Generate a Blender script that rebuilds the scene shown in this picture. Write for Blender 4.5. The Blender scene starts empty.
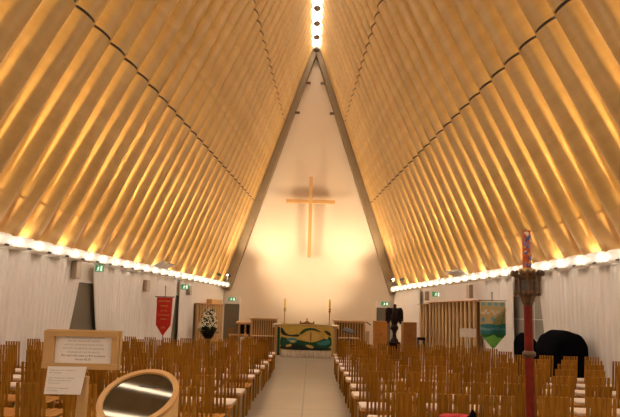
import bpy, bmesh, math, random
from mathutils import Vector, Matrix, Euler
random.seed(7)
PI = math.pi
C = bpy.context.scene.collection
R = math.radians

# ------------------------------------------------------------------ helpers
class B:
    """collects shapes into one bmesh; build() links them as ONE mesh object"""
    def __init__(s): s.bm = bmesh.new()
    def _take(s, verts, M):
        bmesh.ops.transform(s.bm, matrix=M, verts=verts)
    def box(s, c, size, rot=(0, 0, 0), bevel=0.0, seg=2):
        g = bmesh.ops.create_cube(s.bm, size=1.0)
        vs = g['verts']
        bmesh.ops.scale(s.bm, vec=Vector(size), verts=vs)
        if bevel > 0:
            es = list({e for v in vs for e in v.link_edges})
            r = bmesh.ops.bevel(s.bm, geom=es, offset=bevel, segments=seg, affect='EDGES', profile=0.5)
            vs = list({v for f in r['faces'] for v in f.verts} | {v for v in vs if v.is_valid})
            vs = list({w for v in vs for f in v.link_faces for w in f.verts})
        s._take(vs, Matrix.Translation(Vector(c)) @ Euler(rot).to_matrix().to_4x4())
        return s
    def bar(s, p0, p1, w, d, up=(0, 0, 1), bevel=0.0):
        p0, p1 = Vector(p0), Vector(p1)
        z = (p1 - p0).normalized(); u = Vector(up)
        if abs(z.dot(u)) > .98: u = Vector((0, 1, 0))
        x = u.cross(z).normalized(); y = z.cross(x)
        M = Matrix((x, y, z)).transposed().to_4x4(); M.translation = (p0 + p1) / 2
        g = bmesh.ops.create_cube(s.bm, size=1.0); vs = g['verts']
        bmesh.ops.scale(s.bm, vec=Vector((w, d, (p1 - p0).length)), verts=vs)
        if bevel > 0:
            es = list({e for v in vs for e in v.link_edges})
            r = bmesh.ops.bevel(s.bm, geom=es, offset=bevel, segments=1, affect='EDGES', profile=0.5)
            vs = list({w2 for f in r['faces'] for v in f.verts for f2 in v.link_faces for w2 in f2.verts})
        s._take(vs, M); return s
    def cyl(s, p0, p1, r0, r1=None, n=16, caps=True):
        r1 = r0 if r1 is None else r1
        p0, p1 = Vector(p0), Vector(p1)
        g = bmesh.ops.create_cone(s.bm, cap_ends=caps, segments=n, radius1=r0, radius2=max(r1, 1e-4), depth=(p1 - p0).length)
        q = (p1 - p0).normalized().to_track_quat('Z', 'Y').to_matrix().to_4x4()
        q.translation = (p0 + p1) / 2
        s._take(g['verts'], q); return s
    def ball(s, c, r, n=12, rot=(0, 0, 0)):
        g = bmesh.ops.create_uvsphere(s.bm, u_segments=n, v_segments=max(6, n * 2 // 3), radius=1)
        r = (r, r, r) if not hasattr(r, '__len__') else r
        M = Matrix.Translation(Vector(c)) @ Euler(rot).to_matrix().to_4x4() @ Matrix.Diagonal((r[0], r[1], r[2], 1))
        s._take(g['verts'], M); return s
    def lathe(s, prof, n=20, c=(0, 0, 0), M=None):
        rings = []
        T = M or Matrix.Translation(Vector(c))
        for (r, z) in prof:
            rings.append([s.bm.verts.new(T @ Vector((r * math.cos(2 * PI * k / n), r * math.sin(2 * PI * k / n), z))) for k in range(n)])
        for a, b in zip(rings, rings[1:]):
            for k in range(n):
                s.bm.faces.new((a[k], a[(k + 1) % n], b[(k + 1) % n], b[k]))
        s.bm.faces.new(rings[0][::-1]); s.bm.faces.new(rings[-1]); return s
    def sheet(s, f, nu, nv):
        g = [[s.bm.verts.new(f(i / nu, j / nv)) for j in range(nv + 1)] for i in range(nu + 1)]
        for i in range(nu):
            for j in range(nv):
                s.bm.faces.new((g[i][j], g[i + 1][j], g[i + 1][j + 1], g[i][j + 1]))
        return s
    def prism(s, pts, d, M=None):
        """polygon in local XZ, extruded along +Y by d"""
        M = M or Matrix.Identity(4)
        a = [s.bm.verts.new(M @ Vector((x, 0, z))) for x, z in pts]
        b = [s.bm.verts.new(M @ Vector((x, d, z))) for x, z in pts]
        s.bm.faces.new(a); s.bm.faces.new(b[::-1])
        n = len(pts)
        for k in range(n): s.bm.faces.new((a[k], b[k], b[(k + 1) % n], a[(k + 1) % n]))
        return s
    def build(s, name, mat, parent=None, smooth=False, solid=0.0, loc=None, sub=0):
        bmesh.ops.recalc_face_normals(s.bm, faces=s.bm.faces)
        me = bpy.data.meshes.new(name); s.bm.to_mesh(me); s.bm.free()
        me.materials.append(mat)
        if smooth:
            for p in me.polygons: p.use_smooth = True
        o = bpy.data.objects.new(name, me); C.objects.link(o)
        if parent: o.parent = parent
        if loc: o.location = loc
        if smooth == 'auto':
            me.set_sharp_from_angle(angle=R(40))
        if solid:
            m = o.modifiers.new('Solidify', 'SOLIDIFY'); m.thickness = solid; m.offset = 0
        if sub:
            m = o.modifiers.new('Subdivision', 'SUBSURF'); m.levels = sub; m.render_levels = sub
        return o

def tag(o, label, cat, group=None):
    o['label'] = label; o['category'] = cat
    if group: o['group'] = group
    return o
def thing(name, label, cat, loc=(0, 0, 0), rz=0.0, group=None):
    o = bpy.data.objects.new(name, None); C.objects.link(o)
    o.empty_display_size = .1
    o.location = loc; o.rotation_euler = (0, 0, rz)
    return tag(o, label, cat, group)
def struct(o): o['kind'] = 'structure'; return o
def copy_tree(o, parent=None):
    c = o.copy(); C.objects.link(c)
    if parent is not None: c.parent = parent
    for ch in list(o.children): copy_tree(ch, c)
    return c
ORD = ['', 'first', 'second', 'third', 'fourth', 'fifth', 'sixth', 'seventh', 'eighth', 'ninth', 'tenth', 'eleventh', 'twelfth', 'thirteenth',
       'fourteenth', 'fifteenth', 'sixteenth', 'seventeenth', 'eighteenth', 'nineteenth', 'twentieth']
def nth(n):
    if n <= 20: return ORD[n]
    tens = {2: 'twenty', 3: 'thirty', 4: 'forty'}
    if n % 10 == 0: return {30: 'thirtieth', 40: 'fortieth'}[n]
    return tens[n // 10] + '-' + ORD[n % 10]

# ------------------------------------------------------------------ materials
def mat(name, c1, c2=None, scale=(4, 4, 4), rough=.6, bump=0.0, spec=.5, metal=0.0, rnd=0.0, detail=3, coat=0.0, bscale=None):
    m = bpy.data.materials.new(name); m.use_nodes = True
    nt = m.node_tree; N = nt.nodes; L = nt.links
    p = N['Principled BSDF']
    p.inputs['Roughness'].default_value = rough; p.inputs['Metallic'].default_value = metal
    p.inputs['Specular IOR Level'].default_value = spec
    p.inputs['Coat Weight'].default_value = coat
    c2 = c2 or tuple(x * .85 for x in c1)
    tc = N.new('ShaderNodeTexCoord'); mp = N.new('ShaderNodeMapping'); mp.inputs['Scale'].default_value = scale
    L.new(tc.outputs['Object'], mp.inputs['Vector'])
    nz = N.new('ShaderNodeTexNoise'); nz.inputs['Scale'].default_value = 1.0; nz.inputs['Detail'].default_value = detail
    L.new(mp.outputs['Vector'], nz.inputs['Vector'])
    rp = N.new('ShaderNodeValToRGB'); rp.color_ramp.elements[0].position = .3; rp.color_ramp.elements[1].position = .7
    rp.color_ramp.elements[0].color = (*c2, 1); rp.color_ramp.elements[1].color = (*c1, 1)
    L.new(nz.outputs['Fac'], rp.inputs['Fac'])
    out = rp.outputs['Color']
    if rnd:
        oi = N.new('ShaderNodeObjectInfo'); mr = N.new('ShaderNodeMapRange')
        mr.inputs['To Min'].default_value = 1 - rnd; mr.inputs['To Max'].default_value = 1 + rnd
        L.new(oi.outputs['Random'], mr.inputs['Value'])
        hs = N.new('ShaderNodeHueSaturation'); L.new(mr.outputs['Result'], hs.inputs['Value']); L.new(out, hs.inputs['Color']); out = hs.outputs['Color']
    L.new(out, p.inputs['Base Color'])
    if bump:
        bp = N.new('ShaderNodeBump'); bp.inputs['Strength'].default_value = bump; bp.inputs['Distance'].default_value = .01
        L.new(nz.outputs['Fac'], bp.inputs['Height']); L.new(bp.outputs['Normal'], p.inputs['Normal'])
    return m
def emit(name, col, s):
    m = bpy.data.materials.new(name); m.use_nodes = True
    p = m.node_tree.nodes['Principled BSDF']; p.inputs['Base Color'].default_value = (*col, 1)
    p.inputs['Emission Color'].default_value = (*col, 1); p.inputs['Emission Strength'].default_value = s
    return m

M = {}
M['tube'] = mat('cardboard', (.46, .285, .098), (.39, .233, .072), (1.6, 1.6, 5), .36, .05, .4, rnd=.07)
M['sleeve'] = mat('cardboard_base', (.50, .30, .11), (.43, .25, .085), (2, 2, 6), .42, .05, .4)
M['joint'] = mat('joint_shadow_gap', (.05, .03, .02), rough=.8)
M['white'] = mat('white_painted_steel', (.92, .90, .86), (.88, .86, .82), rough=.45)
M['dark'] = mat('dark_fitting', (.03, .03, .03), rough=.5)
M['plaster'] = mat('cream_wall_lining', (.70, .60, .48), (.68, .58, .46), (.6, .6, .6), .75, .02, .3)
M['wall'] = mat('white_container_wall', (.66, .60, .54), (.62, .56, .50), (1, 1, 1), .6)
M['curtain'] = mat('white_curtain', (.70, .64, .58), (.65, .59, .53), (3, 3, 1), .85, .03, .2)
M['steel'] = mat('grey_steel_frame', (.24, .18, .11), (.21, .155, .09), (2, 2, 2), .6)
M['chair'] = mat('chair_wood', (.37, .165, .014), (.22, .09, .006), (30, 30, 3), .55, .05, .15, rnd=.14)
M['seat'] = mat('seat_wood', (.46, .20, .035), (.38, .15, .025), (30, 3, 30), .5, .05, .2, rnd=.1)
M['pad'] = mat('white_cushion_cloth', (.70, .58, .45), (.64, .52, .40), (10, 10, 10), .85, .1, .2)
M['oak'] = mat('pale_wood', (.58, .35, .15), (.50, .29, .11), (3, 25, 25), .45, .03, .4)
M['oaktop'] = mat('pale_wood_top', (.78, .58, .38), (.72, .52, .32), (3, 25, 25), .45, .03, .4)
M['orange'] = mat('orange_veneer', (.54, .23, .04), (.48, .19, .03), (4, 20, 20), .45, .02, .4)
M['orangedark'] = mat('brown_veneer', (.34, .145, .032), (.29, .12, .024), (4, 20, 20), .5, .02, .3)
M['rim'] = mat('rim_wood', (.48, .25, .07), (.42, .21, .05), (14, 14, 3), .38, .03, .4)
M['frame'] = mat('sign_frame_wood', (.46, .27, .10), (.41, .23, .08), (3, 20, 20), .4, .03, .4)
M['paper'] = mat('paper', (.72, .66, .61), (.70, .64, .59), rough=.8)
M['ink'] = mat('ink', (.10, .09, .09), rough=.8)
M['greyink'] = mat('grey_ink', (.34, .31, .30), rough=.8)
M['darkwood'] = mat('black_brown_wood', (.018, .007, .006), (.010, .004, .0035), (8, 8, 8), .5, .05, .15)
M['red'] = mat('red_lacquer', (.17, .014, .005), (.11, .009, .003), (6, 6, 12), .5, .05, .15)
M['redcloth'] = mat('red_banner_cloth', (.52, .035, .02), (.43, .025, .015), (5, 5, 5), .8, .05, .2)
M['gold'] = mat('gold_thread', (.55, .30, .06), (.48, .24, .04), (20, 20, 20), .5)
M['bronze'] = mat('carved_bronze_wood', (.13, .058, .018), (.06, .026, .007), (30, 30, 30), .5, .3, .5)
M['node'] = mat('dark_bronze', (.05, .028, .012), (.03, .017, .008), (20, 20, 20), .5)
M['black'] = mat('black_cloth', (.004, .004, .006), (.003, .003, .004), (3, 3, 3), .95, .2, .02)
M['beige'] = mat('beige_speaker', (.50, .40, .30), (.46, .37, .27), (4, 4, 4), .6)
M['grille'] = mat('speaker_grille', (.33, .25, .18), (.28, .21, .15), (60, 60, 60), .7)
M['door'] = mat('olive_grey_door', (.14, .115, .075), (.12, .10, .065), (1, 1, 1), .5)
M['doorgrey'] = mat('grey_door_panel', (.25, .22, .18), (.22, .195, .16), (1, 1, 1), .5)
M['green'] = emit('exit_green', (.03, .22, .08), .35)
M['exitwhite'] = emit('exit_white', (.75, .85, .75), .6)
M['olive'] = mat('olive_gold_cloth', (.55, .40, .10), (.48, .34, .075), (6, 6, 6), .8, .05, .2)
M['lightgold'] = mat('light_gold_cloth', (.62, .45, .14), (.56, .40, .11), (8, 8, 8), .8, .05, .2)
M['dgreen'] = mat('dark_green_cloth', (.018, .085, .045), (.012, .06, .035), (6, 6, 6), .8, .05, .2)
M['bgreen'] = mat('black_green_cloth', (.008, .018, .016), (.006, .014, .012), (6, 6, 6), .8)
M['teal'] = mat('teal_cloth', (.04, .25, .27), (.03, .18, .21), (6, 6, 6), .8)
M['browncloth'] = mat('brown_cloth', (.17, .075, .02), rough=.8)
M['linen'] = mat('white_linen', (.80, .73, .64), (.75, .68, .59), (8, 8, 8), .85, .05, .2)
M['candle'] = mat('yellow_wax', (.75, .55, .14), (.70, .50, .11), rough=.45)
M['brass'] = mat('brass', (.45, .30, .10), (.38, .24, .07), (10, 10, 10), .35, metal=.6)
M['leaf'] = mat('dark_leaf', (.03, .055, .018), (.015, .03, .010), (20, 20, 20), .6, rnd=.2)
M['petal'] = mat('white_petal', (.80, .76, .62), (.72, .66, .48), (20, 20, 20), .6)
M['fern'] = mat('fern_green', (.02, .20, .07), (.015, .14, .05), (20, 20, 20), .7)
M['sand'] = mat('sand_gold_cloth', (.52, .40, .20), (.45, .34, .16), (12, 12, 12), .8)
M['skyblue'] = mat('pale_blue_cloth', (.16, .36, .42), (.12, .30, .37), (10, 10, 10), .8)
M['lime'] = mat('lime_cloth', (.20, .50, .09), (.13, .40, .08), (5, 5, 5), .8)
M['cream'] = mat('cream_cloth', (.72, .62, .46), rough=.8)
M['waxred'] = mat('red_paint', (.50, .05, .03), rough=.5)
M['waxorange'] = mat('orange_paint', (.42, .10, .02), (.36, .06, .015), (30, 30, 30), .5)
M['waxblue'] = mat('blue_paint', (.08, .13, .38), rough=.5)
M['wax'] = mat('cream_wax', (.72, .60, .44), rough=.5)
M['louvre'] = mat('grey_louvre', (.52, .47, .40), rough=.5)
M['redbag'] = mat('red_bag_cloth', (.42, .01, .015), (.34, .01, .01), (6, 6, 6), .7)
M['screen'] = mat('screen_cardboard', (.55, .36, .17), (.48, .30, .13), (4, 4, 2), .5, .03, .4)
M['lens'] = emit('lamp_lens', (1, .78, .45), 6)

# polished concrete with saw-cut joints
def floor_mat():
    m = mat('polished_concrete', (.31, .25, .18), (.25, .20, .14), (.9, .9, .9), .28, .01, .5, detail=6)
    nt = m.node_tree; N = nt.nodes; L = nt.links; p = N['Principled BSDF']
    src = p.inputs['Base Color'].links[0].from_socket
    tc = N.new('ShaderNodeTexCoord'); sp = N.new('ShaderNodeSeparateXYZ'); L.new(tc.outputs['Object'], sp.inputs[0])
    def line(sock, period, off, w):
        a = N.new('ShaderNodeMath'); a.operation = 'ADD'; a.inputs[1].default_value = off; L.new(sock, a.inputs[0])
        b = N.new('ShaderNodeMath'); b.operation = 'PINGPONG'; b.inputs[1].default_value = period / 2; L.new(a.outputs[0], b.inputs[0])
        c = N.new('ShaderNodeMath'); c.operation = 'LESS_THAN'; c.inputs[1].default_value = w; L.new(b.outputs[0], c.inputs[0]); return c.outputs[0]
    l1 = line(sp.outputs['X'], 3.0, .03, .012); l2 = line(sp.outputs['Y'], 3.0, .6, .010)
    mx = N.new('ShaderNodeMath'); mx.operation = 'MAXIMUM'; L.new(l1, mx.inputs[0]); L.new(l2, mx.inputs[1])
    mix = N.new('ShaderNodeMix'); mix.data_type = 'RGBA'; L.new(mx.outputs[0], mix.inputs['Factor'])
    L.new(src, mix.inputs[6]); mix.inputs[7].default_value = (.13, .10, .07, 1)
    L.new(mix.outputs[2], p.inputs['Base Color']); return m
M['floor'] = floor_mat()
# translucent roof sheet
def roof_mat(name, tr, col):
    m = bpy.data.materials.new(name); m.use_nodes = True
    nt = m.node_tree; N = nt.nodes; L = nt.links
    N.remove(N['Principled BSDF'])
    a = N.new('ShaderNodeBsdfTransparent'); b = N.new('ShaderNodeBsdfTranslucent'); b.inputs['Color'].default_value = (*col, 1)
    n = N.new('ShaderNodeTexNoise'); n.inputs['Scale'].default_value = 3
    mr = N.new('ShaderNodeMapRange'); mr.inputs['To Min'].default_value = tr - .05; mr.inputs['To Max'].default_value = tr + .05
    L.new(n.outputs['Fac'], mr.inputs['Value'])
    x = N.new('ShaderNodeMixShader'); L.new(mr.outputs[0], x.inputs[0]); L.new(b.outputs[0], x.inputs[1]); L.new(a.outputs[0], x.inputs[2])
    L.new(x.outputs[0], N['Material Output'].inputs['Surface']); return m
M['roof'] = roof_mat('polycarbonate_roofing', .7, (.9, .9, .9))
M['ridge'] = roof_mat('white_ridge_glazing', .06, (.9, .87, .82))
# tinted glossy lid
def lid_mat():
    m = bpy.data.materials.new('tinted_glossy_acrylic'); m.use_nodes = True
    nt = m.node_tree; N = nt.nodes; L = nt.links; p = N['Principled BSDF']
    n = N.new('ShaderNodeTexNoise'); n.inputs['Scale'].default_value = 5
    r = N.new('ShaderNodeValToRGB'); r.color_ramp.elements[0].color = (.12, .10, .07, 1); r.color_ramp.elements[1].color = (.145, .12, .085, 1)
    L.new(n.outputs['Fac'], r.inputs[0]); L.new(r.outputs[0], p.inputs['Base Color'])
    p.inputs['Metallic'].default_value = .9; p.inputs['Roughness'].default_value = .04
    return m
M['lid'] = lid_mat()

# ------------------------------------------------------------------ the nave
H, LT, YB = 3.07, 14.02, 25.4          # eaves height, tube length, back wall
def hw(y): return 4.595 + .1195 * (25 - y)
def rise(y): return math.sqrt(LT * LT - (hw(y) - .2) ** 2)
TR, PITCH = .28, .64
SIDE = {-1: 'red banner side', 1: 'blue banner side'}

b = B(); b.box((0, 11, -.1), (22, 34, .2)); struct(b.build('floor', M['floor']))
b = B(); b.prism([(-5.2, 0), (5.2, 0), (5.2, 3), (.6, 16.9), (-.6, 16.9), (-5.2, 3)], .2, Matrix.Translation((0, YB, 0)))
struct(b.build('wall_back', M['plaster']))
b = B(); b.prism([(-8.6, 0), (8.6, 0), (8.6, 3), (.9, 15.2), (-.9, 15.2), (-8.6, 3)], .2, Matrix.Translation((0, -3.2, 0)))
struct(b.build('wall_front', M['plaster']))
for sg, nm in ((-1, 'wall_left'), (1, 'wall_right')):
    y0, y1 = -2.0, YB
    b = B()
    i0, i1 = hw(y0) + .12, hw(y1) + .12
    pts = [(sg * i0, y0), (sg * i1, y1), (sg * (i1 + .15), y1), (sg * (i0 + .15), y0)]
    lo = [b.bm.verts.new((x, y, 0)) for x, y in pts]; hi = [b.bm.verts.new((x, y, 3.03)) for x, y in pts]
    b.bm.faces.new(lo); b.bm.faces.new(hi)
    for k in range(4): b.bm.faces.new((lo[k], lo[(k + 1) % 4], hi[(k + 1) % 4], hi[k]))
    struct(b.build(nm, M['wall']))
# cardboard roof tubes: one thing per tube
def make_tube():
    root = thing('cardboard_tube', 'cardboard roof tube', 'tube')
    b = B(); cuts = [(0, .34 * LT - .03), (.34 * LT + .03, .678 * LT - .03), (.678 * LT + .03, LT)]
    b = B(); b.cyl((0, 0, .9), (0, 0, cuts[0][1]), TR, n=40); pipes = [b.build('lower_pipe', M['tube'], root, 'auto')]
    b = B(); b.cyl((0, 0, cuts[1][0]), (0, 0, cuts[1][1]), TR, n=40); b.build('middle_pipe', M['tube'], root, 'auto')
    b = B(); b.cyl((0, 0, cuts[2][0]), (0, 0, cuts[2][1]), TR, n=40); b.build('upper_pipe', M['tube'], root, 'auto')
    b = B(); b.cyl((0, 0, 0), (0, 0, .9), TR + .004, n=40); b.build('base_sleeve', M['sleeve'], root, 'auto')
    for f in (.34, .678):
        b = B(); b.cyl((0, 0, f * LT - .05), (0, 0, f * LT + .05), TR - .03, n=32); b.build('joint_collar', M['joint'], root, 'auto')
    return root
proto = make_tube(); first = True
def tube_y(j): return 10.61 + PITCH * j
J1, J0 = 22, -20
for sg in (-1, 1):
    for j in range(J1, J0 - 1, -1):
        y = tube_y(j); w, r = hw(y), rise(y)
        t = proto if first else copy_tree(proto); first = False
        d = Vector((sg * (.2 - w), 0, r)).normalized()
        off = Vector((sg * r, 0, w - .2)) / LT * .27
        t.rotation_mode = 'QUATERNION'; t.rotation_quaternion = d.to_track_quat('Z', 'Y')
        t.location = Vector((sg * w, y, H)) + off
        tag(t, f'golden cardboard roof tube above the {SIDE[sg]}, {nth(J1 - j + 1)} from the back wall', 'tube', f'cardboard roof tubes above the {SIDE[sg]}')
# white shoes that carry the tubes
def make_shoe():
    root = thing('tube_shoe', 'white shoe', 'bracket')
    b = B(); b.box((0, 0, .15), (.30, .50, .27), bevel=.07, seg=3); b.build('shoe_block', M['white'], root, 'auto')
    b = B(); b.cyl((-.155, -.10, .045), (-.138, -.02, .045), .022, n=10); b.build('bolt_slot', M['dark'], root)
    return root
pshoe = make_shoe(); first = True
for sg in (-1, 1):
    for j in range(J1, J0 - 1, -1):
        y = tube_y(j)
        t = pshoe if first else copy_tree(pshoe); first = False
        t.location = (sg * (hw(y) - .20), y, 2.84); t.rotation_euler = (0, 0, (0 if sg > 0 else PI) + sg * .119)
        tag(t, f'white shoe under a roof tube, {SIDE[sg]}, {nth(J1 - j + 1)} from the back wall', 'bracket', f'white tube shoes, {SIDE[sg]}')
# uplights at the foot of every second tube
def make_uplight():
    root = thing('uplight', 'small uplight', 'lamp')
    b = B(); b.cyl((0, 0, 0), (0, 0, .07), .045, .05, n=16); b.build('lamp_body', M['white'], root, 'auto')
    b = B(); b.cyl((0, 0, .068), (0, 0, .074), .04, n=16); b.build('lens', M['lens'], root)
    b = B(); b.box((-.20, 0, .0), (.42, .03, .025)); b.build('bracket', M['white'], root)
    b = B(); b.ball((-.41, 0, .02), .022, 8); b.build('added_fill_bulb', M['lens'], root)  # added glowing bulb on the arm, goes with the shoe fill light
    return root
pup = make_uplight(); first = True
GLOW, BEAM = 100, 10500
for sg in (-1, 1):
    k = 0
    for j in range(J1, -13, -1):
        k += 1
        y = tube_y(j) - .32
        t = pup if first else copy_tree(pup); first = False
        w, r = hw(y), rise(y); up = Vector((sg * (.2 - w), 0, r)).normalized(); outw = Vector((sg * r, 0, w - .2)) / LT
        p = Vector((sg * w, y, H)) + outw * .03 - up * .20
        t.location = p; t.rotation_euler = (0, 0, 0 if sg > 0 else PI)
        tag(t, f'small uplight at the eaves, {SIDE[sg]}, {nth(k)} from the back wall', 'lamp', f'uplights along the eaves, {SIDE[sg]}')
        def lamp(name, power, size, d, pos, soft):
            l = bpy.data.lights.new(name, 'SPOT'); l.energy = power; l.color = (1, .70, .36); l.spot_size = size; l.spot_blend = 1.0; l.shadow_soft_size = soft
            o = bpy.data.objects.new(name, l); C.objects.link(o); o.location = pos
            o.rotation_mode = 'QUATERNION'; o.rotation_quaternion = d.to_track_quat('-Z', 'Y')
        l = bpy.data.lights.new('added_shoe_fill', 'POINT'); l.energy = 1.3; l.color = (1, .88, .70); l.shadow_soft_size = .03  # added fill light, only there to brighten the white shoes
        o = bpy.data.objects.new('added_shoe_fill', l); C.objects.link(o); o.location = (sg * (hw(y) - .46), y, 2.99)
        if (J1 - j) % 2 == 0:
            lamp('uplight_glow', GLOW, R(75), up + outw * .02 + Vector((0, .05, 0)), p + Vector((0, 0, .10)), .05)
        lamp('uplight_beam', BEAM * .13, R(13), up + outw * .006 + Vector((0, .015, 0)), p + Vector((0, 0, .10)), .03)
        lamp('uplight_beam', BEAM * 3.4, R(3.8), up + outw * .016 + Vector((0, .011, 0)), p + Vector((0, 0, .10)), .03)
# ridge: glazed panels and dark nodes
def make_ridge():
    b = B(); b.box((0, 0, 0), (.44, .78, .16), bevel=.05, seg=2); return b.build('ridge_skylight', M['ridge'], smooth='auto')
def make_node():
    root = thing('ridge_node', 'bronze ridge node', 'fitting')
    b = B(); b.ball((0, 0, 0), (.175, .19, .11), 16); b.build('node_body', M['node'], root, True)
    b = B(); b.cyl((-.26, 0, .03), (.26, 0, .03), .025, n=10); b.build('strut', M['node'], root)
    return root
pr, pn = make_ridge(), make_node(); first = True; k = 0
for j in range(J1, J0 - 1, -2):
    k += 1
    y = tube_y(j); z = H + rise(y) - .05
    a, n = (pr, pn) if first else (pr.copy(), copy_tree(pn))
    if not first: C.objects.link(a)
    first = False
    a.location = (0, y - .45, H + rise(y - .5) + .08); n.location = (0, y + .16, z)
    tag(a, f'white glazed panel along the roof ridge, {nth(k)} from the back wall', 'roof panel', 'glazed panels along the ridge')
    tag(n, f'dark bronze node on the roof ridge, {nth(k)} from the back wall', 'fitting', 'bronze nodes along the ridge')
# grey steel A-frame against the back wall
for i, sg in enumerate((-1, 1)):
    y = 25.15; w, r = hw(25), rise(25); n = Vector((-sg * r, 0, -(w - .2))) / LT
    p0 = Vector((sg * w, y, H - .3)) + n * -.12; p1 = Vector((sg * .12, y, H + r + .4)) + n * -.12
    b = B(); b.bar(p0, p1, .84, .44, up=(0, 1, 0)); f = struct(b.build(f'trim_{i + 1}', M['steel']))
    for fr in (.72, .845):
        c = p0.lerp(p1, fr) + n * .50
        b = B(); b.box(c, (.34, .12, .10)); b.build('stub_bracket', M['bronze'], f)

# ------------------------------------------------------------------ doors of the setting
def back_door(n, x0, x1):
    cx = (x0 + x1) / 2; ww = x1 - x0
    b = B(); b.box((cx, YB - .005, 1.0), (ww, .05, 2.0)); d = struct(b.build(f'door_{n}', M['door']))
    b = B(); b.box((cx, YB - .02, 2.19), (ww + .04, .12, .37), bevel=.01); b.build('header_panel', M['wall'], d)
    for x in (x0 - .02, x1 + .02):
        b = B(); b.box((x, YB - .02, 1.0), (.05, .10, 2.0)); b.build('jamb', M['wall'], d)
    b = B(); b.cyl((x1 - .10, YB - .10, 1.0), (x1 - .10, YB - .02, 1.0), .02, n=10); b.box((x1 - .15, YB - .10, 1.0), (.13, .02, .025)); b.build('door_handle', M['dark'], d)
back_door(1, -4.60, -3.78); back_door(2, 3.60, 4.36)
def side_door(n, sg, y0, y1, z1, m, lines=False):
    c = (y0 + y1) / 2; a = -sg * math.atan(.1195)
    b = B(); b.box((0, 0, z1 / 2), (.06, y1 - y0, z1))
    o = struct(b.build(f'door_{n}', m)); o.location = (sg * (hw(c) + .11), c, 0); o.rotation_euler = (0, 0, sg * .119)
    b = B(); b.box((-sg * .05, 0, z1 + .03), (.06, y1 - y0 + .12, .06)); b.build('door_head', M['wall'], o)
    if lines:
        for z in (.55, 1.1, 1.65):
            b = B(); b.box((-sg * .032, 0, z), (.006, y1 - y0, .018)); b.build('panel_joint', M['wall'], o)
        b = B(); b.box((-sg * .032, 0, z1 / 2), (.006, .018, z1)); b.build('panel_joint', M['wall'], o)
    b = B(); b.box((-sg * .07, .33 * (y1 - y0), 1.0), (.02, .12, .025)); b.build('door_handle', M['dark'], o)
side_door(3, -1, 11.6, 13.6, 2.32, M['door'])
side_door(4, 1, 11.7, 13.9, 2.30, M['doorgrey'], True)
side_door(5, -1, 18.0, 19.3, 2.22, M['door'])

# ------------------------------------------------------------------ curtains
def curtain(name, label, sg, y0, y1, e0=(0, 0), e1=(0, 0), z0=.04, z1=2.84, tie=None):
    """e0/e1: how far each edge is drawn along the wall at (floor, waist)"""
    ph = random.random() * 6; n = max(24, int((y1 - y0) / .035)); b = B()
    fr = [random.uniform(.8, 1.25) for _ in range(400)]
    def f(u, v):
        z = z0 + (z1 - z0) * v
        s = (1 - v) ** 1.25
        q = min(1.0, 1.6 / (y1 - y0)); w0 = max(0, 1 - u / q) ** 1.5; w1 = max(0, 1 - (1 - u) / q) ** 1.5
        y = y0 + (y1 - y0) * u + e0[0] * s * w0 + e1[0] * s * w1
        t = u * (y1 - y0) / .16
        i = int(t); amp = .032 * fr[i % 400] * (.55 + .45 * (1 - v))
        x = hw(y) - .03 - amp * math.sin(2 * PI * t + ph + .5 * math.sin(1.7 * t)) - .02
        return Vector((sg * x, y, z))
    b.sheet(f, n, 14)
    root = thing(name, label, 'curtain', group='white curtains along the side walls')
    b.build('curtain_cloth', M['curtain'], root, True, solid=.008)
    b = B(); b.bar((sg * (hw(y0) - .03), y0, z1 + .015), (sg * (hw(y1) - .03), y1, z1 + .015), .05, .03); b.build('curtain_track', M['white'], root)
    return root
curtain('curtain', 'long white curtain on the red banner side, between the entrance and the dark doorway', -1, 1.5, 12.45, e1=(-.65, 0))
curtain('curtain', 'long white curtain behind the red banner, between the two dark doorways', -1, 12.95, 18.75, e0=(.60, 0), e1=(-.5, 0))
curtain('curtain', 'narrow white curtain between the tube screen with flowers and the slit doorway', -1, 19.0, 20.6, e0=(.1, 0))
curtain('curtain', 'long white curtain behind the black covered piano, blue banner side', 1, 1.5, 12.35, e1=(-.42, 0))
curtain('curtain', 'narrow white curtain between the blue banner and the grey doorway', 1, 13.55, 15.2)
curtain('curtain', 'white curtain behind the eagle lectern, beside the tube screen', 1, 21.3, 25.2)

# ------------------------------------------------------------------ tube screens
def screen(label, sg, ya, yb, ztop, n, group=None):
    root = thing('tube_screen', label, 'screen', (0, 0, 0))
    for k in range(n):
        y = ya + (yb - ya) * (k + .5) / n; r = (yb - ya) / n / 2 * .40
        b = B(); b.cyl((0, 0, .02), (0, 0, ztop), r, n=24); o = b.build('upright_tube', M['screen'], root, 'auto')
        o.location = (sg * (hw(y) - .10), y, 0)
    b = B(); b.bar((sg * (hw(ya) + .045), ya, ztop / 2), (sg * (hw(yb) + .045), yb, ztop / 2), ztop - .04, .03, up=(1, 0, 0)); b.build('painted_shade_board', M['browncloth'], root)  # dark sheet whose colour stands in for the shade between the tubes
    b = B(); b.bar((sg * (hw(ya) - .10), ya, .01), (sg * (hw(yb) - .10), yb, .01), .3, .02); b.build('base_rail', M['orange'], root)
    b = B(); b.bar((sg * (hw(ya) - .10), ya, ztop + .015), (sg * (hw(yb) - .10), yb, ztop + .015), .3, .03); b.build('top_rail', M['orange'], root)
    return root
screen('golden screen of upright cardboard tubes behind the flower arrangement', -1, 20.75, 24.6, 1.92, 11)
screen('long golden screen of upright cardboard tubes behind the white notice', 1, 15.7, 20.0, 2.20, 13)
screen('short golden tube screen at the altar end of the long one', 1, 20.15, 21.1, 2.14, 3)
b = B(); b.box((0, 0, .11), (.26, 1.6, .22), bevel=.02)
o = b.build('wooden_box', M['oak']); o.location = (-hw(23.2) + .12, 23.2, 1.955); o.rotation_euler = (0, 0, -.119)
tag(o, 'plain wooden box lying on top of the tube screen behind the flowers', 'box')

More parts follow.
